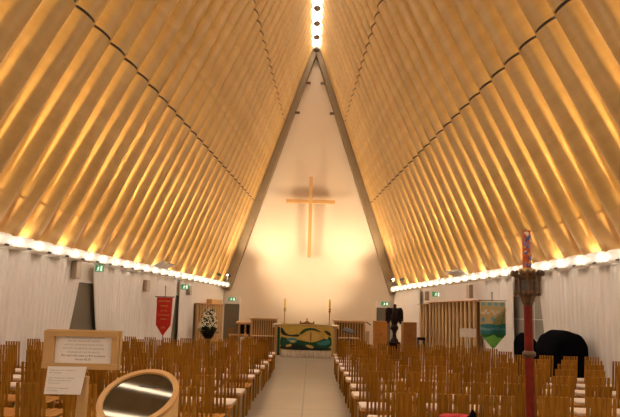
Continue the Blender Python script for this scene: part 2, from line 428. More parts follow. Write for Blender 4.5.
# ------------------------------------------------------------------ chairs
def slat_x(i): return (i - 2.5) * .050
def make_chair():
    root = thing('slatted_chair', 'slatted wooden chair', 'chair')
    b = B()
    for i in range(6): b.box(((i - 2.5) * .073, .02, .437), (.058, .43, .018), bevel=.004, seg=1)
    b.box((0, -.17, .415), (.40, .03, .03)); b.box((0, .21, .415), (.40, .03, .03))
    b.build('seat', M['seat'], root)
    b = B()
    for i in range(6): b.bar((slat_x(i), -.195, .30), (slat_x(i) * 1.0, -.262,    .96), .028, .02, up=(0, 1, 0), bevel=.003)
    b.bar((-.15, -.185, .36), (.15, -.185, .36), .02, .05)
    b.build('backrest', M['chair'], root)
    for x in (-.185, .185):
        b = B(); b.bar((x, .20, 0), (x, .20, .43), .034, .05, bevel=.003); b.build('leg', M['chair'], root)
        b = B(); b.bar((x, -.25, 0), (x, -.18, .43), .034, .05, bevel=.003); b.build('leg', M['chair'], root)
    return root
def add_pad(root):
    b = B(); b.box((0, .035, .466), (.41, .38, .040), bevel=.016, seg=2)
    return b.build('cushion', M['pad'], root, 'auto')
bare = make_chair(); padded = make_chair(); add_pad(padded)
used = {'bare': False, 'pad': False}
def place_chair(x, y, rz, pad, label, group):
    k = 'pad' if pad else 'bare'; src = padded if pad else bare
    c = copy_tree(src) if used[k] else src
    used[k] = True
    c.location = (x, y, 0); c.rotation_euler = (0, 0, rz)
    return tag(c, label, 'chair', group)
rnd = random.Random(11)
for sg in (-1, 1):
    for j in range(12):
        for k in range(12):
            yb = 4.55 + .81 * k; y = yb + .26
            x = sg * (.97 + .47 * j) - (.17 if sg < 0 else 0)
            ax = abs(x)
            if ax > hw(y + .3) - .36: continue
            if sg < 0: kmax = 11 if ax < 2.2 else 9 if ax < 4.8 else 7
            else: kmax = 11 if ax < 1.7 else 9 if ax < 4.5 else 6
            if k > kmax: continue
            pad = rnd.random() < .88
            if sg < 0 and k < 2 : pad = False
            if sg < 0 and ax > 3.0 and k < 3: pad = False
            lab = f"{'white-cushioned' if pad else 'bare'} slatted wooden chair, {nth(j + 1)} from the aisle, {nth(k + 1)} row from the back, {SIDE[sg]}"
            place_chair(x + rnd.uniform(-.025, .025), y + rnd.uniform(-.03, .03), rnd.uniform(-.04, .04), pad, lab, f'slatted chairs in the nave, {SIDE[sg]}')
for i, (x, y, rz, lab) in enumerate([(-3.25, 19.5, PI, 'slatted wooden chair facing the nave by the small reading desk'),
                                     (2.36, 19.3, PI, 'cushioned slatted chair between the slatted desk and the bright orange cupboard')]):
    place_chair(x, y, rz, i > 0, lab, 'chairs in the sanctuary')

# ------------------------------------------------------------------ altar group
AY = 17.4
root = thing('altar', 'long wooden altar table with slatted ends under a white cloth', 'altar', (-.10, AY + .4, 0))
b = B(); b.box((.0, 0, 1.165), (2.30, .76, .06), bevel=.008); b.build('altar_top', M['oak'], root)
b = B()
for k in range(24): b.box((-1.10 + k * .0956, -.33, .62), (.045, .03, 1.03))
b.box((0, -.33, .12), (2.2, .035, .06)); b.build('slatted_front', M['oak'], root)
for x in (-1.10, 1.10):
    b = B(); b.box((x, 0, .57), (.06, .66, 1.13)); b.build('end_panel', M['oak'], root)
b = B(); b.box((-.10, AY + .4, 1.207), (2.46, .80, .022), bevel=.006)
for x in (-1.32, 1.12): b.box((x, AY + .4, 1.15), (.02, .80, .13))
tag(b.build('altar_cloth', M['linen']), 'white linen cloth laid over the altar top', 'altar cloth')
# frontal with applique, hangs on the front of the altar
FY = AY - .035
root = thing('altar_frontal', 'green and gold patterned frontal hanging on the front of the altar', 'altar frontal', (0, FY, 0))
U0, U1, Z0, Z1 = -1.03, .87, .29, 1.185
b = B(); b.box(((U0 + U1) / 2, 0, (Z0 + Z1) / 2), (U1 - U0, .02, Z1 - Z0)); b.box(((U0 + U1) / 2, .2, 1.228), (U1 - U0, .42, .014)); b.build('ground_cloth', M['olive'], root)
def app(name, m, pts, lay):
    P = [(U0 + (x - 65) / 485 * (U1 - U0), Z0 + (300 - y) / 228 * (Z1 - Z0)) for x, y in pts]
    # round the outline (Chaikin)
    for _ in range(2):
        P = [q for a, c in zip(P, P[1:] + P[:1]) for q in ((.75 * a[0] + .25 * c[0], .75 * a[1] + .25 * c[1]), (.25 * a[0] + .75 * c[0], .25 * a[1] + .75 * c[1]))]
    bb = B(); bb.prism(P, .004, Matrix.Translation((0, -.010 - .004 * lay, 0))); bb.build(name, m, root)
app('dark_green_hill', M['dgreen'], [(66, 172), (110, 190), (160, 195), (250, 205), (320, 222), (380, 226), (440, 205), (490, 180), (548, 160), (548, 299), (66, 299)], 1)
app('black_ground', M['bgreen'], [(66, 262), (110, 262), (170, 242), (240, 250), (300, 268), (400, 276), (548, 268), (548, 299), (66, 299)], 2)
app('dark_arc', M['dgreen'], [(236, 160), (262, 122), (300, 98), (350, 90), (400, 98), (452, 130), (440, 132), (390, 116), (345, 112), (305, 124), (272, 152)], 1)
app('golden_disc', M['lightgold'], [(258, 190), (300, 158), (350, 128), (405, 140), (450, 170), (420, 205), (360, 224), (305, 214)], 3)
app('brown_stem', M['browncloth'], [(347, 128), (358, 128), (358, 220), (347, 220)], 4)
app('branch', M['bgreen'], [(68, 92), (92, 104), (118, 150), (170, 164), (232, 150), (252, 166), (230, 178), (170, 176), (104, 168), (70, 150)], 2)
app('teal_wave', M['teal'], [(125, 192), (190, 184), (236, 200), (215, 234), (170, 236), (132, 214)], 2)
app('teal_wave', M['teal'], [(390, 232), (450, 215), (530, 190), (535, 240), (450, 255)], 2)
app('golden_fish', M['lightgold'], [(116, 262), (146, 244), (178, 246), (172, 266), (130, 276)], 4)
app('golden_fish', M['lightgold'], [(296, 250), (340, 246), (384, 264), (376, 282), (330, 274)], 4)
app('golden_fish', M['lightgold'], [(150, 210), (206, 208), (212, 226), (170, 232)], 4)
app('dark_leaf', M['bgreen'], [(468, 112), (512, 116), (540, 140), (538, 164), (508, 152)], 2)
app('pale_leaf', M['lightgold'], [(470, 158), (500, 152), (520, 176), (504, 196), (474, 184)], 2)
for x0, x1 in ((-1.13, -1.035), (.875, .95)):
    b = B(); b.box(((x0 + x1) / 2, .02, .60), (x1 - x0, .02, 1.02 if x0 < 0 else .8)); b.build('side_fall', M['dgreen'] if x0 < 0 else M['olive'], root)
b = B()
b.sheet(lambda u, v: Vector((-.98 + 1.82 * u, .018 + .018 * math.sin(u * 2 * PI * 19) + .004, .02 + .30 * v)), 190, 2)
b.build('white_pleated_skirt', M['linen'], root, True, solid=.005)

def candle(x, y, lab):
    r = thing('altar_candle', lab, 'candlestick', (x, y, 1.22), group='altar candles')
    b = B(); b.lathe([(.075, 0), (.078, .015), (.03, .05), (.018, .10), (.018, .45), (.05, .49), (.055, .52), (.02, .55), (.05, .58), (.05, .60)], 16); b.build('candlestick', M['brass'], r, 'auto')
    b = B(); b.lathe([(.042, .60), (.042, .93), (.02, .945)], 14); b.build('candle', M['candle'], r, 'auto')
    b = B(); b.cyl((0, 0, .94), (0, 0, .965), .004, n=6); b.build('wick', M['dark'], r)
candle(-.91, 17.7, 'tall yellow altar candle at the flower end of the altar')
candle(.78, 17.7, 'tall yellow altar candle at the eagle lectern end of the altar')
root = thing('missal_stand', 'low carved brown stand with raised ends in the middle of the altar', 'stand', (-.06, 17.75, 1.22))
b = B(); P = [(-.24, .02), (-.22, .10), (-.25, .13), (-.27, .10), (-.28, 0), (.28, 0), (.27, .10), (.25, .13), (.22, .10), (.24, .02), (.12, .06), (.05, .10), (0, .13), (-.05, .10), (-.12, .06)]
b.prism([(-.28, 0), (.28, 0), (.27, .12), (.24, .13), (.21, .06), (.10, .08), (.04, .12), (-.04, .12), (-.10, .08), (-.21, .06), (-.24, .13), (-.27, .12)], .12, Matrix.Translation((0, -.06, 0))); b.build('carved_cradle', M['browncloth'], root)
b = B(); b.cyl((0, 0, .10), (0, 0, .19), .022, n=10); b.ball((0, 0, .20), .03, 10); b.build('finial', M['waxred'], root)

# slatted desks on both sides
def desk(lab, x0, x1, y, z, shelf, rest=0):
    cx = (x0 + x1) / 2; w = x1 - x0
    r = thing('slatted_desk', lab, 'desk', (cx, y, 0), group='slatted desks beside the altar')
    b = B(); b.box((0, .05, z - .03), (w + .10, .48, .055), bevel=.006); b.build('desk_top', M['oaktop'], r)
    b = B(); n = 11
    for k in range(n): b.box((-w / 2 + .07 + (w - .14) * k / (n - 1), -.12, z / 2), (.045, .03, z - .12))
    b.box((0, -.10, z - .09), (w - .04, .03, .06)); b.box((0, -.10, .12), (w - .04, .03, .06)); b.build('slatted_front', M['oak'], r)
    b = B(); b.box((0, .20, z / 2), (w - .06, .015, z - .2)); b.build('back_board', M['browncloth'], r)
    for x in (-w / 2 + .015, w / 2 - .015):
        b = B(); b.box((x, .03, (z - .06) / 2), (.04, .36, z - .06)); b.build('side_panel', M['oak'], r)
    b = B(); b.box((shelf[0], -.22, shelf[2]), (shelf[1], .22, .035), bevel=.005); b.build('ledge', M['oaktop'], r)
    if rest:
        b = B(); b.box((w / 2 + .13, .05, z - .10), (.26, .40, .02), rot=(0, .60, 0)); b.build('book_rest', M['darkwood'], r)
    return r
desk('tall slatted desk with pale top on the flower side of the altar', -2.27, -1.25, 18.6, 1.43, (.0, .84, .72))
desk('tall slatted desk with pale top and sloping book rest on the eagle lectern side', 1.02, 2.22, 18.7, 1.41, (-.05, .80, .72), 1)
# music stand by the altar
r = thing('music_stand', 'black music stand with sloping desk beside the altar', 'stand', (1.42, 16.7, 0))
b = B(); b.box((0, 0, 1.07), (.36, .03, .22), rot=(-.9, .25, 0)); b.build('desk_plate', M['dark'], r)
b = B(); b.cyl((0, .02, .25), (0, .02, 1.06), .014, n=10); b.build('pole', M['dark'], r)
for a in (0, 2.1, 4.2):
    b = B(); b.cyl((0, .02, .30), (.26 * math.cos(a), .02 + .26 * math.sin(a), .01), .01, n=8); b.build('leg', M['dark'], r)
# small reading desk & low bench, flower side
r = thing('reading_desk', 'small wooden reading desk with sloping top between the doorway and slatted desk', 'desk', (-2.62, 19.3, 0))
b = B(); b.box((0, 0, 1.20), (.66, .42, .035), rot=(.12, 0, 0)); b.box((0, -.20, 1.16), (.66, .03, .05)); b.build('sloping_top', M['oak'], r)
for x in (-.20, .05, .27):
    b = B(); b.box((x, 0, .58), (.05, .34, 1.16)); b.build('leg', M['oak'], r)
b = B(); b.box((0.03, .12, .86), (.50, .02, .5)); b.build('back_panel', M['darkwood'], r)
r = thing('kneeling_bench', 'low wooden bench with rail in front of the small reading desk', 'bench', (-2.76, 18.7, 0))
b = B(); b.box((0, 0, .72), (.76, .20, .05)); b.build('rail', M['oak'], r)
for x in (-.34, .34):
    b = B(); b.box((x, 0, .35), (.05, .18, .70)); b.build('leg', M['oak'], r)
b = B(); b.box((0, 0, .40), (.63, .16, .04)); b.build('shelf', M['orange'], r)

# eagle lectern
r = thing('eagle_lectern', 'dark carved eagle lectern with spread wings before the orange cupboards', 'lectern', (3.09, 17.0, 0))
b = B(); b.lathe([(.26, 0), (.26, .06), (.20, .10), (.19, .62), (.22, .66), (.22, .70)], 8); b.build('base', M['darkwood'], r, 'auto')
b = B(); b.lathe([(.16, .70), (.13, .78), (.07, .86), (.055, 1.02), (.10, 1.06), (.06, 1.09)], 16); b.build('column', M['darkwood'], r, 'auto')
b = B(); b.ball((0, 0, 1.20), .135, 20); b.build('orb', M['darkwood'], r, True)
b = B(); b.ball((0, 0, 1.56), (.15, .13, .30), 18); b.ball((0, -.02, 1.84), (.085, .085, .14), 14); b.ball((0, -.05, 1.98), (.06, .075, .075), 14)
b.cyl((0, -.09, 1.98), (0, -.19, 1.945), .032, .004, 10)
for x in (-.05, .05): b.cyl((x, -.02, 1.20), (x, -.03, 1.42), .03, .05, 10)
for i in range(5): b.bar(((i - 2) * .03, .10, 1.38), ((i - 2) * .055, .16, 1.14), .05, .02)
b.build('eagle_body', M['darkwood'], r, True)
for sg in (-1, 1):
    pts = [(.05, 1.72), (.12, 1.86), (.20, 1.93), (.27, 1.92), (.325, 1.83), (.335, 1.70), (.32, 1.58), (.295, 1.47), (.265, 1.38), (.235, 1.33), (.215, 1.36), (.20, 1.42), (.18, 1.40), (.165, 1.46), (.145, 1.44), (.12, 1.52), (.05, 1.50)]
    b = B(); b.prism([(sg * x, z) for x, z in pts], .05, Matrix.Translation((0, -.02, 0)) @ Euler((0, 0, sg * .25)).to_matrix().to_4x4())
    for i in range(5): b.bar((sg * (.12 + .045 * i), -.03 + .012 * i, 1.80 - .01 * i), (sg * (.14 + .042 * i), -.03 + .01 * i, 1.48 - .015 * i), .03, .025)
    b.build('wing', M['darkwood'], r)
b = B(); b.box((0, .13, 1.80), (.42, .03, .26), rot=(-.6, 0, 0)); b.build('book_ledge', M['darkwood'], r)
# cupboards behind the eagle
for x0, x1, y, z, m, lab in ((2.64, 3.16, 19.0, 1.40, 'orange', 'bright orange veneered cupboard behind the eagle lectern, altar side'),
                             (3.80, 4.34, 19.0, 1.385, 'browncloth', 'brown veneered cupboard behind the eagle lectern, curtain side')):
    w = x1 - x0
    r = thing('cupboard', lab, 'cupboard', ((x0 + x1) / 2, y, 0), group='veneered cupboards behind the lectern')
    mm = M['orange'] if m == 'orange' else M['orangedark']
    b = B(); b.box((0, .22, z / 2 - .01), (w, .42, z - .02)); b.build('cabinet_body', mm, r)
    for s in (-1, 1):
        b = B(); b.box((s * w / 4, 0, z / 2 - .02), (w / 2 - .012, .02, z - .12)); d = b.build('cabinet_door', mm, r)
        b = B(); b.box((s * .03, -.02, z * .62), (.012, .02, .10)); b.build('handle', M['dark'], d)
    b = B(); b.box((0, .21, z - .01), (w + .03, .46, .025)); b.build('top_board', M['oak'], r)
r = thing('low_stool', 'small dark stool beside the brown cupboard by the white curtain', 'stool', (4.35, 18.3, 0))
b = B(); b.box((0, 0, .78), (.28, .28, .10), bevel=.02); b.build('seat', M['darkwood'], r)
for x in (-.11, .11):
    for y in (-.11, .11):
        b = B(); b.bar((x * 1.15, y * 1.15, 0), (x, y, .74), .035, .035); b.build('leg', M['darkwood'], r)

# flower arrangement
r = thing('flower_arrangement', 'tall arrangement of white flowers and dark leaves before the tube screen', 'flowers', (-4.3, 20.3, 0))
b = B(); b.lathe([(.20, 0), (.20, .03), (.05, .07), (.05, .40), (.17, .44), (.17, .47)], 16); b.build('pedestal', M['darkwood'], r, 'auto')
b = B(); b.lathe([(.15, .47), (.24, .55), (.27, .68), (.22, .78)], 16); b.build('bowl', M['darkwood'], r, 'auto')
fr = random.Random(3); b = B()
for i in range(420):
    t = fr.random(); z = .62 + t * 1.02; rad = (.40 * (1 - .62 * t)) * fr.uniform(.35, 1.0); a = fr.random() * 2 * PI
    c = Vector((rad * math.cos(a), rad * .75 * math.sin(a), z)); l = fr.uniform(.08, .14)
    b.ball(c, (l, .036, .008), 8, rot=(fr.uniform(-.6, .6), fr.uniform(-.9, .4), a))
for i in range(26):
    a = fr.random() * 2 * PI; t = fr.random()
    b.cyl((0, 0, .7), (.3 * (1 - .6 * t) * math.cos(a), .22 * (1 - .6 * t) * math.sin(a), .8 + .75 * t), .006, n=5)
b.build('foliage', M['leaf'], r)
flo = [(0, -.10, 1.66), (.14, -.12, 1.56), (-.12, -.12, 1.52), (.04, -.2, 1.42), (-.06, -.18, 1.34), (.24, -.15, 1.38), (.12, -.22, 1.26), (.30, -.15, 1.22),
       (-.20, -.18, 1.20), (-.34, -.12, 1.08), (.02, -.25, 1.14), (.20, -.22, 1.08), (.33, -.15, 1.0), (-.26, -.2, .98), (-.40, -.1, .94), (.10, -.26, .98), (-.10, -.24, 1.06), (-.02, .15, 1.5), (.2, .18, 1.2), (-.22, .18, 1.2), (.25, -.18, 1.46), (-.13, -.2, 1.42)]
for x, y, z in flo:
    b = B()
    for k in range(6):
        a = k * PI / 3 + fr.random(); d = Vector((math.cos(a), -.45, math.sin(a))).normalized()
        b.ball((d.x * .038, d.y * .038, d.z * .038), (.040, .022, .012), 8, rot=(0, -a, 0))
    b.ball((0, -.012, 0), .018, 8)
    o = b.build('bloom', M['petal'], r, True); o.location = (x, y, z); s = fr.uniform(1.2, 1.75); o.scale = (s, s, s)

# ------------------------------------------------------------------ banners
def text(parent, body, x, y, z, size, m, align='CENTER', name='printed_line', ext=.0003):
    cu = bpy.data.curves.new(name, 'FONT'); cu.body = body; cu.size = size; cu.align_x = align; cu.extrude = ext; cu.resolution_u = 3
    tmp = bpy.data.objects.new(name, cu); C.objects.link(tmp)
    bpy.context.view_layer.update()
    me = bpy.data.meshes.new_from_object(tmp.evaluated_get(bpy.context.evaluated_depsgraph_get()))
    bpy.data.objects.remove(tmp); bpy.data.curves.remove(cu)
    me.materials.clear(); me.materials.append(m)
    o = bpy.data.objects.new(name, me); C.objects.link(o); o.parent = parent; o.location = (x, y, z); o.rotation_euler = (PI / 2, 0, 0); return o
r = thing('red_banner', 'red pointed banner with gold lettering on a pole by the white curtain', 'banner', (-5.06, 16.5, 0), rz=-.08)
BW = .285
b = B(); P = [(-BW, 2.06), (BW, 2.06), (BW - .02, 1.10), (0, .72), (-BW + .02, 1.10)]
b.prism(P, .012, Matrix.Translation((0, -.03, 0))); b.build('banner_cloth', M['redcloth'], r)
b = B(); b.cyl((-.33, -.02, 2.08), (.33, -.02, 2.08), .014, n=10); b.ball((-.33, -.02, 2.08), .022, 8); b.ball((.33, -.02, 2.08), .022, 8); b.build('crossbar', M['darkwood'], r)
b = B(); b.cyl((0, 0, .04), (0, 0, 2.38), .014, n=10); b.ball((0, 0, 2.42), (.02, .02, .06), 8); b.build('pole', M['bronze'], r)
b = B(); b.cyl((0, 0, 0), (0, 0, .05), .17, .14, 20); b.build('base', M['darkwood'], r)
for i, (txt, z, s) in enumerate((('MOTHERS', 1.90, .09), ('UNION', 1.74, .08), ('OF THE', 1.57, .07), ('CATHEDRAL', 1.42, .07), ('PARISH', 1.28, .07), ('IHS', .98, .10))):
    text(r, txt, 0, -.034, z, s, M['gold'], name='gold_lettering', ext=.002)
r = thing('blue_banner', 'teal, gold and green fern banner hanging before the tube screen', 'banner', (5.23, 13.4, 0), rz=.03)
W2, zt, zb, zp = .365, 2.12, 1.20, .82
def bp(name, m, pts, lay):
    bb = B(); bb.prism(pts, .004, Matrix.Translation((0, -.02 - .004 * lay, 0))); bb.build(name, m, r)
b = B(); b.prism([(-W2, zt), (W2, zt), (W2, zb), (.04, zp), (-.04, zp), (-W2, zb)], .012, Matrix.Translation((0, -.02, 0))); b.build('banner_cloth', M['sand'], r)
bp('teal_sea', M['teal'], [(-W2, 1.47), (-.1, 1.50), (.1, 1.46), (W2, 1.52), (W2, 1.20), (-W2, 1.20)], 1)
bp('blue_wave', M['skyblue'], [(-W2, 1.40), (-.15, 1.36), (.1, 1.40), (W2, 1.37), (W2, 1.31), (.1, 1.33), (-.15, 1.29), (-W2, 1.33)], 2)
bp('green_land', M['fern'], [(-W2, 1.21), (W2, 1.21), (W2 - .0, zb), (.18, .99), (-.18, .99)], 2)
bp('lime_tip', M['lime'], [(-.27, 1.10), (-.10, 1.14), (.02, 1.20), (.12, 1.12), (.27, 1.10), (.04, zp), (-.04, zp)], 3)
for x in (-.27, -.09, .09, .27):
    bp('blue_square', M['skyblue'], [(x - .055, 2.10), (x + .055, 2.10), (x + .05, 2.0), (x - .05, 2.0)], 1)
for x, z in ((-.30, 1.80), (-.20, 1.86), (-.13, 1.80), (.0, 1.85), (.08, 1.80), (.16, 1.84), (-.24, 1.79), (.05, 1.78)):
    bp('cream_dove', M['cream'], [(x - .06, z + .05), (x, z + .01), (x + .06, z + .05), (x + .02, z - .03), (x - .03, z - .04)], 1)
for x, z in ((-.28, 1.60), (0, 1.62)):
    bp('blue_pane', M['skyblue'], [(x - .05, z + .06), (x + .05, z + .06), (x + .05, z - .05), (x - .05, z - .05)], 1)
b = B(); stem = [(.10 + .26 * t, -.05, 1.12 + .80 * t) for t in [i / 14 for i in range(15)]]
for i in range(14): b.cyl(stem[i], stem[i + 1], .007, n=6)
for i in range(1, 15):
    x, y, z = stem[i]; l = .24 * math.sin(PI * min(1, (i + 1.5) / 15)) + .03
    for s in (-1, 1):
        dx, dz = (-l * .92, l * .18) if s < 0 else (l * .40, -l * .30)
        if x + dx > W2 + .05: dx = W2 + .05 - x
        b.bar((x, y, z), (x + dx, y - .004, z + dz), .006, .032, up=(0, 1, 0))
b.build('fern_frond', M['fern'], r)
b = B(); b.cyl((-.40, 0, 2.15), (.40, 0, 2.15), .014, n=10); b.build('crossbar', M['bronze'], r)
b = B(); b.cyl((0, .02, .04), (0, .02, 2.34), .013, n=10); b.ball((0, .02, 2.37), .025, 8); b.build('pole', M['bronze'], r)
b = B(); b.cyl((0, .02, 0), (0, .02, .05), .18, .15, 20); b.build('base', M['darkwood'], r)
# white notice on a stand
r = thing('notice_stand', 'white notice board on a thin stand before the long tube screen', 'sign', (5.12, 15.2, 0), rz=-.06)
b = B(); b.box((0, 0, 1.16), (.50, .03, .28), bevel=.005); b.build('board', M['paper'], r)
b = B(); b.cyl((0, .03, .03), (0, .03, 1.25), .015, n=10); b.build('post', M['white'], r)
b = B(); b.box((0, .03, .015), (.34, .30, .03)); b.build('foot', M['white'], r)

# ------------------------------------------------------------------ paschal candle stand
r = thing('paschal_candle_stand', 'tall red candle pole with carved bronze lantern head and painted candle', 'candle stand', (1.97, 4.12, 0))
b = B(); b.lathe([(.19, 0), (.19, .04), (.10, .09), (.06, .13), (.045, .16)], 20); b.build('base', M['bronze'], r, 'auto')
b = B(); b.cyl((0, 0, .15), (0, 0, 1.86), .037, .035, 20); b.build('pole', M['red'], r, 'auto')
for z in (.75, 1.385):
    b = B(); b.lathe([(.037, -.03), (.052, -.015), (.055, 0), (.052, .015), (.037, .03)], 18, (0, 0, z)); b.build('collar', M['bronze'], r, 'auto')
b = B(); b.lathe([(.035, 1.80), (.055, 1.84), (.06, 1.87), (.085, 1.90), (.085, 1.915)], 8); b.build('neck', M['bronze'], r)
cap = B(); cap.lathe([(.088, 1.915), (.088, 2.03), (.105, 2.04), (.118, 2.055), (.118, 2.075), (.06, 2.085)], 8)
for k in range(8):
    a = PI / 8 + k * PI / 4
    cap.bar((.092 * math.cos(a), .092 * math.sin(a), 1.90), (.092 * math.cos(a), .092 * math.sin(a), 2.06), .016, .016)
for k in range(16):
    a = k * PI / 8
    cap.ball((.122 * math.cos(a), .122 * math.sin(a), 2.085), (.017, .017, .026), 8)
    cap.ball((.095 * math.cos(a), .095 * math.sin(a), 1.905), (.012, .012, .018), 6)
lant = cap.build('lantern_head', M['bronze'], r)
for k in range(8):
    a = k * PI / 4
    b = B()
    for s in (-.014, .014):
        c = Vector((.0825 * math.cos(a) - s * math.sin(a), .0825 * math.sin(a) + s * math.cos(a), 1.975))
        b.box(c, (.006, .018, .075), rot=(0, 0, a))
    b.build('window_opening', M['dark'], lant)
b = B(); b.lathe([(.06, 2.08), (.075, 2.10), (.07, 2.125), (.045, 2.13)], 16); b.build('drip_pan', M['brass'], r, 'auto')
b = B(); b.cyl((0, 0, 2.12), (0, 0, 2.465), .035, n=24); b.build('candle', M['waxorange'], r, 'auto')
cr = random.Random(5)
for i in range(26):
    z = 2.15 + .30 * i / 26; a = -PI / 2 + cr.uniform(-1.3, 1.3); m = M[cr.choice(['waxred', 'waxblue', 'wax', 'waxred', 'gold', 'waxblue'])]
    b = B(); b.ball((.034 * math.cos(a), .034 * math.sin(a), z), (.006, .012, .016), 8, rot=(0, 0, a)); b.build('painted_figure', m, r, True)
b = B(); b.ball((-.008, -.034, 2.43), (.014, .006, .022), 10); b.build('painted_figure', M['wax'], r, True)
b = B(); b.cyl((0, 0, 2.46), (0, 0, 2.485), .004, n=6); b.build('wick', M['dark'], r)

# ------------------------------------------------------------------ sign, leaflet, donation drum
r = thing('framed_sign', 'wooden framed sign with printed notice on a post beside the donation drum', 'sign', (-1.275, 2.8, 0), rz=0)
bd = B(); fw, fh = .432, .22; zc = 1.44
for c, s in (((0, 0, zc + fh / 2 - .016), (fw, .035, .032)), ((0, 0, zc - fh / 2 + .016), (fw, .035, .032)), ((-fw / 2 + .03, .001, zc), (.0585, .031, fh - .066)), ((fw / 2 - .016, .001, zc), (.0305, .031, fh - .066))):
    bd.box(c, s)
fr_ = bd.build('frame', M['frame'], r)
b = B(); b.box((0.01, .012, zc), (fw - .06, .008, fh - .05)); b.build('notice_paper', M['paper'], r)
b = B(); b.box((0, .034, zc), (fw + .01, .03, fh + .01)); b.build('backing_box', M['frame'], r)
for i, (t, bold) in enumerate((('There is no entry charge for you to', 0), ('visit this transitional cathedral', 0), ('as it is a community house of God', 0), ('and is for all, gifted by the generosity', 0), ('of people all over the world.', 0), ('But each visit costs us $10 so please', 1), ('donate $5.00', 1))):
    text(r, t, .012, .0072, zc + .068 - i * .0215, .0165 if not bold else .0175, M['ink'] if bold else M['greyink'])
b = B(); b.box((.0, .065, .64), (.052, .04, 1.28), bevel=.004, seg=1); b.build('post', M['frame'], r)
b = B(); b.box((0, .02, .015), (.30, .22, .03), bevel=.005); b.build('foot', M['frame'], r)
lf = thing('leaflet', 'white printed sheet hung crooked below the framed sign', 'paper', (-1.245, 2.76, 0))
b = B(); b.prism([(-.195, 1.345), (.030, 1.348), (.005, 1.190), (-.205, 1.188)], .003); b.build('sheet', M['paper'], lf)
for i, t in enumerate(('Please respect the cathedral as a', 'place of prayer', None, 'Quiet conversation is welcome', 'Photos are allowed but not', 'during services', None, 'Thank you for supporting', 'the cathedral')):
    if t: text(lf, t, -.182 - i * .0008, -.002, 1.322 - i * .0145, .0118, M['greyink'], 'LEFT')

r = thing('donation_drum', 'round wooden donation drum with sloping glossy slotted lid', 'donation box', (-1.065, 3.22, 0))
T = (Matrix.Rotation(R(-6), 4, 'Z') @ Matrix.Rotation(R(34), 4, 'X')); T.translation = (0, 0, 1.10)
RR = .262; n = 56
b = B(); top = []; bot = []
for k in range(n):
    a = 2 * PI * k / n; p = T @ Vector((RR * math.cos(a), RR * math.sin(a), -.012)); top.append(b.bm.verts.new(p)); bot.append(b.bm.verts.new((p.x, p.y, .72)))
for k in range(n): b.bm.faces.new((top[k], top[(k + 1) % n], bot[(k + 1) % n], bot[k]))
b.bm.faces.new(top); b.bm.faces.new(bot)
b.build('drum_body', M['oak'], r, 'auto')
b = B(); rings = []
for (rr, z) in ((RR + .002, -.014), (RR + .004, .014), (RR - .034, .016), (RR - .038, -.006)):
    rings.append([b.bm.verts.new(T @ Vector((rr * math.cos(2 * PI * k / n), rr * math.sin(2 * PI * k / n), z))) for k in range(n)])
for i in range(4):
    a_, b_ = rings[i], rings[(i + 1) % 4]
    for k in range(n): b.bm.faces.new((a_[k], a_[(k + 1) % n], b_[(k + 1) % n], b_[k]))
b.build('rim', M['rim'], r, 'auto')
b = B(); b.lathe([(RR - .036, -.008), (RR - .036, .002)], n, M=T); b.build('glossy_lid', M['lid'], r)
b = B(); g0 = B(); b.box((0, 0, 0), (.13, .006, .006)); o = b.build('coin_slot', M['dark'], r); o.matrix_local = T @ Matrix.Translation((.03, .10, .003))
b = B(); b.cyl((0, 0, .04), (0, 0, .73), .11, .13, 24); b.build('pedestal', M['oak'], r, 'auto')
b = B(); b.cyl((0, 0, 0), (0, 0, .045), .24, .23, 32); b.build('foot', M['oak'], r, 'auto')

# red bag on a stool, lower edge of the view
r = thing('low_stool', 'plain wooden stool under the red bag behind the last chair row', 'stool', (1.29, 3.95, 0))
b = B(); b.box((0, 0, .44), (.34, .30, .03), bevel=.006); b.build('seat', M['oak'], r)
for x in (-.13, .13):
    for y in (-.11, .11):
        b = B(); b.bar((x, y, 0), (x, y, .43), .03, .03); b.build('leg', M['oak'], r)
r = thing('red_bag', 'red cloth bag with a black pointed flap on a stool behind the chairs', 'bag', (1.29, 3.95, .457))
b = B(); b.box((0, 0, .215), (.28, .20, .44), bevel=.05, seg=3); b.build('bag_body', M['redbag'], r, 'auto')
b = B(); b.prism([(.03, .36), (.12, .36), (.115, .475), (.095, .50), (.075, .455), (.04, .43)], .05, Matrix.Translation((0, -.13, 0))); b.build('black_flap', M['black'], r)

# ------------------------------------------------------------------ black covers by the wall
def cover(name, lab, c, sx, sy, prof):
    """cloth draped over something: prof gives top height over u in 0..1"""
    r = thing(name, lab, 'cover', c)
    b = B()
    def f(u, v):
        a = 2 * PI * u
        k = min(1, v * 1.6)                     # 0..1 from the floor up the side
        s = 1 if v < .62 else max(0, 1 - (v - .62) / .38)
        ca, sa = math.cos(a), math.sin(a)
        e = 2 / 4.0
        x = math.copysign(abs(ca) ** e, ca); y = math.copysign(abs(sa) ** e, sa)
        s2 = math.sin(s * PI / 2) if s < 1 else 1
        X = x * sx * s2; Yv = y * sy * s2
        fold = 1 + (.035 * math.sin(a * 17 + 1.3) + .02 * math.sin(a * 29)) * (1 - k) * 1.2
        h = prof((X / sx + 1) / 2)
        zt_ = h - .16 * s2 ** 6
        z = zt_ * k if v < .62 else h - .16 * s2 ** 6
        z = min(z, zt_)
        return Vector((X * fold, Yv * fold, .02 + z))
    b.sheet(f, 120, 26); bmesh.ops.remove_doubles(b.bm, verts=b.bm.verts, dist=.001)
    b.build('black_cloth', M['black'], r, True)
    return r
def pf(pts):
    def f(t):
        for (a, ha), (c, hc) in zip(pts, pts[1:]):
            if t <= c: 
                k = (t - a) / (c - a); k = k * k * (3 - 2 * k); return ha + (hc - ha) * k
        return pts[-1][1]
    return f
